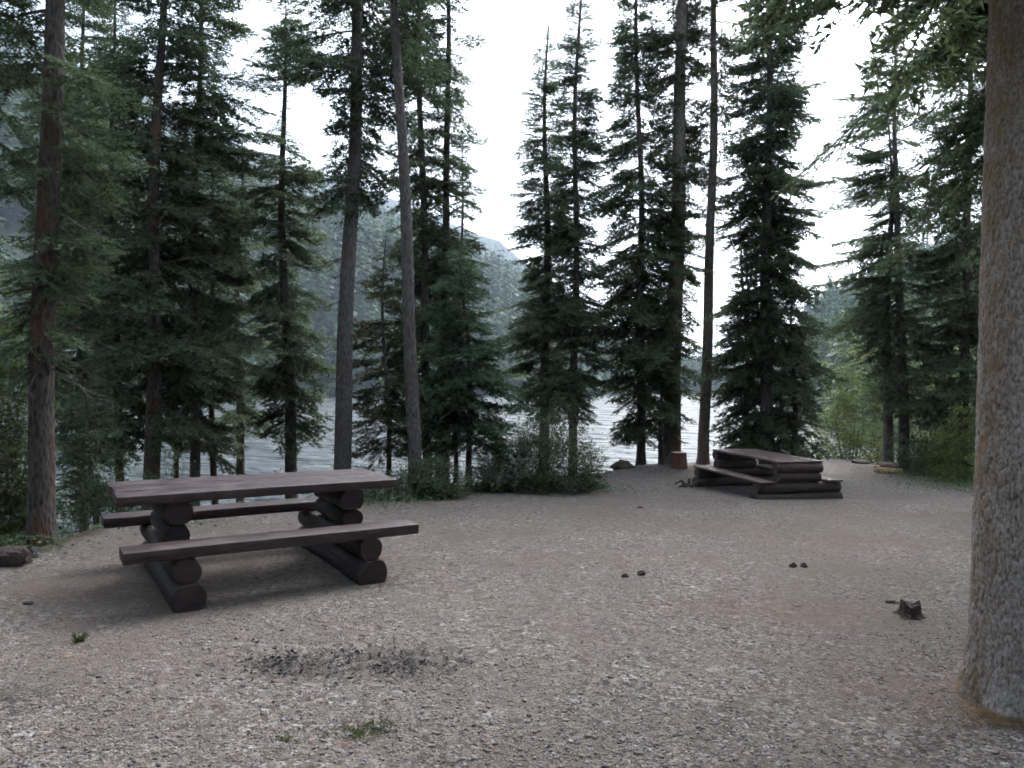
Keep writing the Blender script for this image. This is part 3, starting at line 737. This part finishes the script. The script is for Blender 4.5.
# ------------------------------------------------------------------ shrubs, grass
shrub('large rounded leafy shrub at the gravel edge in the middle', 13.2, 540, 412, 490, 56, 24000, .042, 'leaf_bush', 1, stems=70, spread=1.6)
shrub('low spreading leafy shrub between the large table and the small fir', 11.8, 423, 458, 503, 44, 10000, .042, 'leaf_bush', 2, stems=44, spread=1.6)
shrub('small leafy shrub on the right skirt of the large rounded one', 13.6, 588, 446, 489, 19, 3000, .04, 'leaf_bush', 3, stems=20, spread=1.5)
shrub('low ragged shrub between the small fir and the large rounded one', 12.8, 492, 448, 489, 28, 4600, .04, 'leaf_bush', 4, stems=26, spread=1.5)
shrub('tall bright yellow-green shrub at the left edge', 13, -2, 290, 505, 50, 52000, .075, 'leaf_bright', 5, stems=14)
shrub('mixed leafy shrub between the stout trunk and the table', 9.6, 100, 430, 528, 34, 5200, .045, 'leaf_bush', 6, stems=18)
shrub('yellow-green sapling clump left of the paired gray trunks', 21, 850, 340, 475, 44, 18000, .075, 'leaf_bright', 7, stems=20, spread=.3)
shrub('leafy sapling below the right one of the paired gray trunks', 17.6, 928, 390, 480, 34, 10000, .06, 'leaf_bush', 8, stems=16)
shrub('bright fresh green shrub against the massive trunk', 15.9, 962, 410, 490, 30, 9000, .05, 'leaf_bright', 9, stems=16)
shrub('dark leafy shrub on the bank right of the firewood', 17.2, 922, 436, 484, 34, 6000, .05, 'leaf_bush', 10, stems=16)
shrub('tall yellowish sapling behind the dense spruce on the right', 20.5, 945, 320, 480, 46, 16000, .08, 'leaf_bright', 11, stems=16, spread=.3)
shrub('low leafy shrub just behind the far end of the large table', 11.4, 372, 474, 506, 22, 2600, .04, 'leaf_bush', 12, stems=12)
shrub('loose leafy shrub on the lake bank behind the large table', 14.5, 330, 440, 500, 60, 4200, .05, 'leaf_bush', 13, stems=20)
shrub('weedy shrub at the foot of the orange-red trunk', 11.2, 165, 452, 512, 34, 3600, .045, 'leaf_bush', 14, stems=16)

def ground_cover(name, label, cat, pts, size, m, seed):
    rng = np.random.default_rng(seed)
    P = []
    for (px, py, sx, sy, n, h) in pts:
        c = ghit(px, py)
        q = np.stack([c[0] + rng.normal(0, sx, n), c[1] + rng.normal(0, sy, n)], 1)
        z = terrain(q[:, 0], q[:, 1]); P.append(np.column_stack([q, z + rng.random(n) * h]))
    P = np.concatenate(P)
    me = leaf_mesh(name, P, size, rng, np.zeros((0, 3)), M[m])
    return tag(link(name, me), label, cat, None, 'stuff')
ground_cover('undergrowth', 'low green weeds and creeping plants along the clearing edge', 'undergrowth',
    [(95, 527, .45, .28, 1600, .09), (130, 522, .5, .25, 1400, .08), (30, 540, .45, .25, 1100, .08), (220, 508, .7, .3, 1600, .08), (300, 504, .8, .3, 1500, .08), (450, 490, .5, .3, 1300, .1), (545, 490, .8, .2, 1500, .09), (590, 486, .25, .2, 400, .07), (955, 487, .6, .4, 1400, .16), (925, 478, .5, .4, 1200, .16), (60, 538, .3, .2, 700, .12), (20, 548, .3, .2, 700, .14), (975, 492, .3, .3, 600, .15), (395, 500, .3, .3, 700, .1)], .04, 'leaf_bush', 31)

def tuft(label, px, py, sx, sy, n, h, m='grass', seed=0, name='grass_tuft'):
    rng = np.random.default_rng(600 + seed); c = ghit(px, py)
    t = []
    z0 = gz(c[0], c[1])
    for i in range(n):
        if i % 12 == 0: kx, ky = rng.normal(0, sx), rng.normal(0, sy)
        x, y = c[0] + kx + rng.normal(0, sx * .22), c[1] + ky + rng.normal(0, sy * .22); z = z0
        a = rng.uniform(0, 6.283); l = h * rng.uniform(.5, 1.3); ln = rng.uniform(.1, .9)
        tip = np.array([x + math.cos(a) * l * ln, y + math.sin(a) * l * ln, z + l * .8]); s = np.array([-math.sin(a), math.cos(a), 0]) * .0022
        b0 = np.array([x, y, z - .003]); md = (b0 + tip) / 2 + np.array([0, 0, l * .15])
        t += [[b0 - s, b0 + s, md], [b0 + s, tip, md]]
    t = np.array(t) - np.array([c[0], c[1], z0])
    o = link(name, mesh_from_tris(name, [(t, 0)], [M[m]]), None, (c[0], c[1], z0))
    return tag(o, label, 'grass', 'small grass tufts in the gravel')
tuft('larger patch of short green grass in the gravel at the bottom middle', 372, 731, .09, .05, 900, .022, seed=1)
tuft('faint yellowish grass patch left of the larger green one', 285, 741, .04, .026, 200, .018, seed=2)
tuft('single small green tuft in front of the large table', 81, 642, .022, .02, 90, .06, seed=3)
tuft('tiny mossy grass tuft left of the little tree stump', 892, 603, .022, .014, 260, .025, seed=4)

def needles_heap():
    rng = np.random.default_rng(9); c = ghit(1000, 716); P = []
    t = []
    for i in range(2600):
        x = c[0] + rng.normal(.02, .11); y = c[1] + rng.normal(-.02, .07); z = c[2] + rng.random() * .03
        a = rng.uniform(0, 6.283); l = rng.uniform(.02, .05); d = np.array([math.cos(a) * l, math.sin(a) * l, rng.normal(0, .008)]); s = np.array([-math.sin(a), math.cos(a), 0]) * .0016
        p = np.array([x, y, z]); t.append([p - s, p + s, p + d])
    me = mesh_from_tris('dry_needles', [(np.array(t), 0)], [M['dry_needles']])
    tag(link('dry_needles', me), 'rusty dry needles heaped at the foot of the massive trunk', 'fallen needles', None, 'stuff')
needles_heap()

# ------------------------------------------------------------------ gravel stones
def gravel():
    rng = np.random.default_rng(42)
    octa = np.array([[1, 0, 0], [-1, 0, 0], [0, 1, 0], [0, -1, 0], [0, 0, 1], [0, 0, -1.]])
    fc = np.array([[0, 2, 4], [2, 1, 4], [1, 3, 4], [3, 0, 4], [2, 0, 5], [1, 2, 5], [3, 1, 5], [0, 3, 5]])
    n = 120000
    a = rng.uniform(-.70, .70, n); r = 2.9 * (13.5 / 2.9)**(rng.random(n)**.9)
    x, y = r * np.sin(a), r * np.cos(a)
    keep = (r < edge_r(a) - .5) & (fbm(x * .9, y * .9, 4, 40) + rng.normal(0, .16, n) > -.08 + .16 * sm(4.5, 8, r))
    x, y, r = x[keep], y[keep], r[keep]; n = len(x)
    s = np.clip(rng.lognormal(math.log(.0052), .45, n), .0028, .017) * (1 - .38 * sm(3.8, 7, r)) * (.75 + .9 * np.clip(fbm(x * .6 + 7, y * .6, 3, 70) + .35, 0, 1))
    V = octa[None] * np.stack([s * rng.uniform(.7, 1.5, n), s * rng.uniform(.7, 1.3, n), s * rng.uniform(.3, .6, n)], 1)[:, None, :] + rng.normal(0, .22, (n, 6, 3)) * s[:, None, None]
    th = rng.uniform(0, 6.283, n); c, q = np.cos(th), np.sin(th)
    X = V[:, :, 0] * c[:, None] - V[:, :, 1] * q[:, None]; Yy = V[:, :, 0] * q[:, None] + V[:, :, 1] * c[:, None]
    tl = rng.normal(0, .22, n)[:, None]
    Z = V[:, :, 2] + X * tl
    P = np.stack([X + x[:, None], Yy + y[:, None], Z + (terrain(x, y) + s * .10)[:, None]], 2).reshape(-1, 3)
    Fq = (fc[None] + (np.arange(n) * 6)[:, None, None]).reshape(-1, 3)
    me = bpy.data.meshes.new('gravel')
    me.vertices.add(len(P)); me.vertices.foreach_set('co', P.astype(np.float32).ravel())
    me.loops.add(Fq.size); me.loops.foreach_set('vertex_index', Fq.astype(np.int32).ravel())
    me.polygons.add(len(Fq)); me.polygons.foreach_set('loop_start', np.arange(0, Fq.size, 3, dtype=np.int32))
    m, nt, b = mat('gravel_stone'); me.materials.append(m)
    isl = N(nt, 'ShaderNodeNewGeometry').outputs['Random Per Island']
    col = ramp(nt, isl, [(0, (.070, .058, .056)), (.14, (.125, .118, .122)), (.3, (.195, .140, .115)), (.45, (.215, .205, .208)), (.6, (.265, .200, .165)), (.75, (.160, .160, .172)), (.86, (.285, .268, .260)), (.965, (.32, .235, .185)), (1, (.40, .375, .355))])
    nt.links.new(mix(nt, .2, col, ramp(nt, noise(nt, coord(nt), 160, 3), [(.3, (.12, .105, .10)), (.7, (.26, .235, .22))])), b.inputs['Base Color'])
    b.inputs['Roughness'].default_value = .85; b.inputs['Specular IOR Level'].default_value = .3
    me.update(calc_edges=True)
    tag(link('gravel', me), 'loose crushed gray and pinkish gravel covering the clearing', 'gravel', None, 'stuff')
gravel()

# ------------------------------------------------------------------ rocks, stumps, firewood
def plain(name, c0, c1, sc=18, rough=.85, bs=.6, bd=.01, zs=1):
    m, nt, b = mat(name); v = coord(nt, (1, 1, zs)); n1 = noise(nt, v, sc, 6, .68)
    nt.links.new(ramp(nt, n1, [(.3, c0), (.7, c1)]), b.inputs['Base Color']); b.inputs['Roughness'].default_value = rough
    bump(nt, b, n1, bs, bd); return m
M['rock_dark'] = plain('rock_dark', (.03, .03, .033), (.10, .10, .105)); M['rock_pale'] = plain('rock_pale', (.14, .13, .125), (.34, .32, .31))
M['rock_brown'] = plain('rock_brown', (.035, .022, .018), (.12, .075, .055), 60); M['rock_blue'] = plain('rock_blue', (.02, .022, .03), (.075, .08, .10), 60)
M['wood_pale'] = plain('wood_pale', (.26, .16, .085), (.55, .38, .22), 9); M['wood_red'] = plain('wood_red', (.11, .045, .026), (.25, .12, .075), 22, zs=.25)
M['wood_end'] = plain('wood_end', (.22, .15, .11), (.40, .31, .25), 20); M['wood_rot'] = plain('wood_rot', (.03, .02, .018), (.115, .075, .06), 26, zs=.3, bs=1, bd=.03)
M['twig_litter'] = plain('twig_litter', (.07, .045, .03), (.20, .14, .095), 40); M['charcoal'] = plain('charcoal', (.010, .009, .010), (.035, .032, .034), 60)
def rock(name, label, cat, c, size, m, seed, group=None, sink=.25, z=None, rot=0):
    rng = np.random.default_rng(700 + seed); bm = bmesh.new(); bmesh.ops.create_icosphere(bm, subdivisions=3, radius=1)
    k = rng.normal(size=(11, 3)); k /= np.linalg.norm(k, axis=1)[:, None]; dd = rng.uniform(.55, .9, 11)
    for v in bm.verts:
        p = np.array(v.co)
        for n_, d_ in zip(k, dd):
            q = p @ n_
            if q > d_: p = p - n_ * (q - d_) * .9
        p = p * (1 + .05 * rng.normal())
        v.co = Vector(p * np.array(size))
    me = bpy.data.meshes.new(name); bm.to_mesh(me); bm.free(); me.materials.append(m)
    zz = gz(c[0], c[1]) if z is None else z
    o = link(name, me, None, (c[0], c[1], zz + size[2] * (1 - 2 * sink) * .7)); o.rotation_euler.z = rot
    return tag(o, label, cat, group)
def gpt(px, py, Y=None):
    if Y is None: return ghit(px, py)
    p = W(px, py, Y); return p
SG = 'small loose stones on the gravel'
rock('stone', 'smaller brown stone, left of its pair in the middle of the clearing', 'stone', ghit(625, 577), (.036, .026, .026), M['rock_brown'], 1, SG)
rock('stone', 'larger brown stone, right of its pair in the middle of the clearing', 'stone', ghit(641, 575), (.040, .030, .036), M['rock_brown'], 2, SG)
rock('stone', 'brown stone touching the blue-black one in the right of the clearing', 'stone', ghit(793, 567), (.040, .03, .032), M['rock_brown'], 3, SG)
rock('stone', 'blue-black stone beside a brown one in the right of the clearing', 'stone', ghit(804, 567), (.036, .03, .030), M['rock_blue'], 4, SG)
rock('stone', 'single dark flat stone between the shrub and the small table', 'stone', ghit(640, 508), (.05, .03, .022), M['rock_brown'], 5, SG)
rock('boulder', 'dark gray boulder with pale top beside the stout red-brown trunk', 'boulder', gpt(68, 525, 8.6), (.17, .16, .17), M['rock_dark'], 6)
rock('boulder', 'pale gray stone at the left edge next to a dark log end', 'boulder', ghit(25, 561), (.085, .08, .07), M['rock_pale'], 7)
rock('boulder', 'low flat reddish rock on the crest of the bank', 'boulder', ghit(622, 468), (.33, .22, .15), M['rock_brown'], 8, None, .3)
rock('boulder', 'long low dark rock on the bank right of the small table', 'boulder', ghit(860, 463), (.24, .2, .08), M['rock_brown'], 9, None, .3)
rock('boulder', 'black pointed stone at the foot of the stout trunk', 'boulder', ghit(33, 558), (.04, .05, .07), M['rock_dark'], 10)
rock('wood_chip', 'pale elongated wood chip in front of the large table', 'wood chip', ghit(68, 657), (.035, .012, .01), M['wood_pale'], 11)
rock('wood_chip', 'dark bark chip left of the large table', 'wood chip', ghit(28, 604), (.05, .02, .014), M['charcoal'], 12)

def stump_mesh(name, r, h, flare, m_side, m_top, seed, ragged=.0, lean=(0, 0), sides=40):
    rng = np.random.default_rng(seed); bm = bmesh.new(); rings = []
    zs = [-.06, 0, .02, .05, .1, .2, .35, .5, .7, .85, .97, 1]
    ph = rng.uniform(0, 6, 4)
    for z in zs:
        ring = []
        for k in range(sides):
            a = 2 * math.pi * k / sides
            f = 1 + flare * math.exp(-max(z, 0) * 5) * (1 + .5 * math.sin(3 * a + ph[0]) + .3 * math.sin(5 * a + ph[1]))
            f *= 1 + .04 * math.sin(4 * a + ph[2]) + .03 * math.sin(9 * a + ph[3]) + rng.normal(0, .012)
            if z == 1: f *= .97
            zz = z * h * (1 + (ragged * (.5 * math.sin(2 * a + ph[1]) + .4 * math.sin(5 * a + ph[0]) + rng.normal(0, .15)) if z > .3 else 0) * z)
            ring.append(bm.verts.new((r * f * math.cos(a) + lean[0] * z * h, r * f * math.sin(a) + lean[1] * z * h, zz)))
        rings.append(ring)
    for a, b in zip(rings, rings[1:]):
        for k in range(sides):
            bm.faces.new((a[k], a[(k + 1) % sides], b[(k + 1) % sides], b[k]))
    c = bm.verts.new((lean[0] * h, lean[1] * h, h * (1 - ragged * .5)))
    top = []
    for k in range(sides):
        f = bm.faces.new((rings[-1][k], rings[-1][(k + 1) % sides], c)); f.material_index = 1
    me = bpy.data.meshes.new(name); bm.to_mesh(me); bm.free(); me.materials.append(m_side); me.materials.append(m_top)
    return me
def stump(name, label, cat, c, r, h, flare, ms, mt_, seed, **k):
    o = link(name, stump_mesh(name, r, h, flare, ms, mt_, seed, **k), None, (c[0], c[1], gz(c[0], c[1])))
    return tag(o, label, cat)
p = ghit(679.5, 468); stump('log_round', 'upright sawn log round with red bark in front of the thick gray trunk', 'log', p, .175, .36, .03, M['wood_red'], M['wood_end'], 1, lean=(-.08, 0))
p = ghit(910, 616); stump('tree_stump', 'little weathered tree stump sticking out of the gravel', 'stump', p, .070, .098, .5, M['wood_rot'], M['wood_rot'], 2, ragged=.28)
p = gpt(17, 530, 8.4); stump('tree_stump', 'dark rotten stump among weeds left of the stout trunk', 'stump', p, .10, .34, .3, M['wood_rot'], M['wood_rot'], 3, ragged=.15)

def log_piece(name, label, cat, c, length, r, yaw, ms, me_, seed, tilt=0, half=False, z=None):
    rng = np.random.default_rng(seed); bm = bmesh.new(); sides = 18; rings = []
    ph = rng.uniform(0, 6)
    for i, t in enumerate(np.linspace(-1, 1, 11)):
        ring = []
        for k in range(sides):
            a = 2 * math.pi * k / sides
            q = r * (1 + .08 * math.sin(2 * a + ph) + .05 * math.sin(5 * a + t * 3) + rng.normal(0, .025))
            zz = q * math.sin(a)
            if half: zz = max(zz, -.15 * r) if a > math.pi else zz * .8
            ring.append(bm.verts.new((t * length / 2 + rng.normal(0, .03 * r) + (rng.normal(0, .25 * r) if i in (0, 10) else 0), q * math.cos(a), zz)))
        rings.append(ring)
    for a, b in zip(rings, rings[1:]):
        for k in range(sides): bm.faces.new((a[k], b[k], b[(k + 1) % sides], a[(k + 1) % sides]))
    for ring in (rings[0], list(reversed(rings[-1]))):
        f = bm.faces.new(ring); f.material_index = 1
    bmesh.ops.recalc_face_normals(bm, faces=bm.faces)
    me = bpy.data.meshes.new(name); bm.to_mesh(me); bm.free(); me.materials.append(ms); me.materials.append(me_)
    zz = (gz(c[0], c[1]) if z is None else z) + (.15 * r if half else r * .8)
    o = link(name, me, None, (c[0], c[1], zz)); o.rotation_euler = (0, tilt, yaw)
    return tag(o, label, cat)
p = ghit(889, 473); log_piece('firewood', 'pale split firewood log lying on the bank below the paired trunks', 'firewood', p, .50, .13, -.25, M['wood_pale'], M['wood_pale'], 1, half=True)
log_piece('firewood', 'brownish split piece lying on the pale firewood log', 'firewood', (p[0] + .02, p[1] + .07), .36, .07, -.5, M['wood_end'], M['wood_pale'], 2, z=gz(p[0], p[1]) + .12)
p = ghit(880, 472); log_piece('firewood', 'thin pale stick of firewood poking out to the left', 'firewood', (p[0] - .02, p[1] - .05), .30, .03, .35, M['wood_pale'], M['wood_pale'], 3)
p = ghit(6, 565); log_piece('log', 'short dark log end cut off by the left picture edge', 'log', p, .36, .085, .15, M['wood_rot'], M['wood_rot'], 4)

def branch_snag():
    rng = np.random.default_rng(8); c = ghit(688, 487); z = gz(c[0], c[1]); t = []
    for a, l, h in ((.2, .32, .10), (2.9, .26, .12), (1.2, .2, .14), (3.6, .22, .03), (-.3, .42, .13), (2.2, .18, .05)):
        P = np.array([[0, 0, -.02], [math.cos(a) * l * .5, math.sin(a) * l * .4, h], [math.cos(a) * l, math.sin(a) * l * .8, h * .35]]); t.append(tube_tris(P, np.array([.035, .025, .01]), 6))
    o = link('root_snag', mesh_from_tris('root_snag', [(np.concatenate(t), 0)], [M['wood_rot']]), None, (c[0], c[1], z))
    tag(o, 'broken roots sticking up left of the small picnic table', 'roots')
branch_snag()
def litter():
    rng = np.random.default_rng(61); t = []
    n = 700; a = rng.uniform(-.68, .68, n); q = rng.random(n); R = edge_r(a)
    r = np.where(q < .55, R - np.abs(rng.normal(0, 1.3, n)), 3 + rng.random(n) * 8); r = np.minimum(np.maximum(r, 2.9), R + .3)
    x = r * np.sin(a); y = r * np.cos(a)
    m = 220; c = ghit(900, 680); x = np.concatenate([x, c[0] + rng.normal(0, .55, m)]); y = np.concatenate([y, c[1] + rng.normal(0, .4, m)])
    z = terrain(x, y)
    for i in range(len(x)):
        l = rng.uniform(.02, .09) if i < n else rng.uniform(.012, .035); th = rng.uniform(0, 6.283); b = rng.normal(0, .4)
        P = np.array([[x[i], y[i], z[i] + .004], [x[i] + math.cos(th) * l * .5, y[i] + math.sin(th) * l * .5, z[i] + .006], [x[i] + math.cos(th + b) * l, y[i] + math.sin(th + b) * l, z[i] + .003]])
        w_ = rng.uniform(.001, .0028); t.append(tube_tris(P, np.array([w_, w_, w_ * .5]), 4))
    tag(link('forest_litter', mesh_from_tris('forest_litter', [(np.concatenate(t), 0)], [M['twig_litter']])), 'little brown twigs and bark crumbs strewn over the gravel', 'litter', None, 'stuff')
litter()
def charcoal_bits():
    rng = np.random.default_rng(88); t = []
    for px, py, sx, sy, n in ((300, 668, .20, .10, 260), (270, 662, .14, .06, 120), (420, 664, .20, .14, 240), (385, 672, .12, .08, 110), (350, 655, .36, .12, 160)):
        c = ghit(px, py)
        for i in range(n):
            x, y = c[0] + rng.normal(0, sx), c[1] + rng.normal(0, sy); s = .003 + .012 * rng.random()**2
            a = rng.normal(size=(4, 3)) * s; a[:, 2] = np.abs(a[:, 2]) * .7; a += np.array([x, y, gz(x, y) + .004])
            t += [[a[0], a[1], a[2]], [a[0], a[2], a[3]], [a[0], a[3], a[1]], [a[1], a[3], a[2]]]
    tag(link('charcoal', mesh_from_tris('charcoal', [(np.array(t), 0)], [M['charcoal']])), 'scattered charcoal bits on the blackened gravel in front', 'charcoal', None, 'stuff')
charcoal_bits()

# ------------------------------------------------------------------ light, sky, air
SUN_EL, SUN_AZ = rad(42), rad(28)      # azimuth from +Y towards +X
w = bpy.data.worlds.new("World"); S.world = w; w.use_nodes = True; nt = w.node_tree
sky = N(nt, 'ShaderNodeTexSky', sky_type='NISHITA'); sky.sun_disc = False; sky.sun_elevation = SUN_EL; sky.sun_rotation = SUN_AZ
sky.air_density = 1.0; sky.dust_density = 4.0; sky.ozone_density = 1.0
bw = N(nt, 'ShaderNodeRGBToBW'); nt.links.new(sky.outputs[0], bw.inputs[0])
tint = mix(nt, 1.0, bw.outputs[0], (.99, 1.0, 1.02), 'MULTIPLY')
cl = mix(nt, .88, sky.outputs[0], tint)                       # the overcast hides most of the blue
tc = N(nt, 'ShaderNodeTexCoord')
cn = noise(nt, tc.outputs['Generated'], 2.2, 5, .5)
cl = mix(nt, 1.0, cl, ramp(nt, cn, [(.3, (.82, .84, .88)), (.7, (1.08, 1.08, 1.08))]), 'MULTIPLY')
vd = N(nt, 'ShaderNodeVectorMath', operation='DOT_PRODUCT'); nt.links.new(tc.outputs['Generated'], vd.inputs[0])
vd.inputs[1].default_value = (math.sin(.12) * math.cos(.5), math.cos(.12) * math.cos(.5), math.sin(.5))
glow = ramp(nt, vd.outputs['Value'], [(.1, (.42, .43, .45)), (.5, (1.8, 1.82, 1.86)), (.85, (5.2, 5.2, 5.2))])     # the cloud is thin and bright over the lake
cl = mix(nt, 1.0, cl, glow, 'MULTIPLY')
bg = nt.nodes['Background']; nt.links.new(cl, bg.inputs['Color']); bg.inputs['Strength'].default_value = .15
sl = bpy.data.lights.new('sun', 'SUN'); sl.energy = .7; sl.angle = rad(28); sl.color = (1, .96, .9)
so = bpy.data.objects.new('sun', sl); C.objects.link(so)
dv = Vector((math.sin(SUN_AZ) * math.cos(SUN_EL), math.cos(SUN_AZ) * math.cos(SUN_EL), math.sin(SUN_EL)))
so.rotation_euler = dv.to_track_quat('Z', 'Y').to_euler(); so.location = (0, 0, 30)

def haze():
    m = bpy.data.materials.new('haze'); m.use_nodes = True; nt = m.node_tree
    nt.nodes.remove(nt.nodes['Principled BSDF'])
    v = N(nt, 'ShaderNodeVolumePrincipled'); v.inputs['Color'].default_value = (.66, .82, 1, 1); v.inputs['Density'].default_value = HAZE; v.inputs['Anisotropy'].default_value = 0
    nt.links.new(v.outputs[0], nt.nodes['Material Output'].inputs['Volume'])
    X, Y0, Y1, Z0, Z1 = 3700, -3700, 3700, -40, 1500
    V = [(-X, Y0, Z0), (X, Y0, Z0), (X, Y1, Z0), (-X, Y1, Z0), (-X, Y0, Z1), (X, Y0, Z1), (X, Y1, Z1), (-X, Y1, Z1)]
    Fq = [(3, 2, 1, 0), (4, 5, 6, 7), (0, 1, 5, 4), (1, 2, 6, 5), (2, 3, 7, 6), (3, 0, 4, 7)]
    tag(link('haze', mesh_indexed('haze', V, Fq, m)), 'thin bluish haze over lake and hills', 'haze', None, 'stuff')
HAZE = .00075
if HAZE: haze()

vs = S.view_settings; S.display_settings.display_device = 'sRGB'
vs.view_transform = "Standard"; vs.look = "None"; vs.gamma = 1; vs.exposure = 2.25; vs.use_curve_mapping = False
cy = S.cycles
S.render.engine = 'CYCLES'
cy.max_bounces = 6; cy.sample_clamp_direct = 0; cy.diffuse_bounces = 3; cy.glossy_bounces = 2; cy.transmission_bounces = 3; cy.transparent_max_bounces = 4; cy.volume_bounces = 0
cy.use_denoising = True; cy.use_adaptive_sampling = True; cy.adaptive_threshold = .02; cy.adaptive_min_samples = 16
try: cy.denoiser = 'OPENIMAGEDENOISE'
except Exception: pass
cy.filter_width = 1.7
cy.sample_clamp_indirect = 6
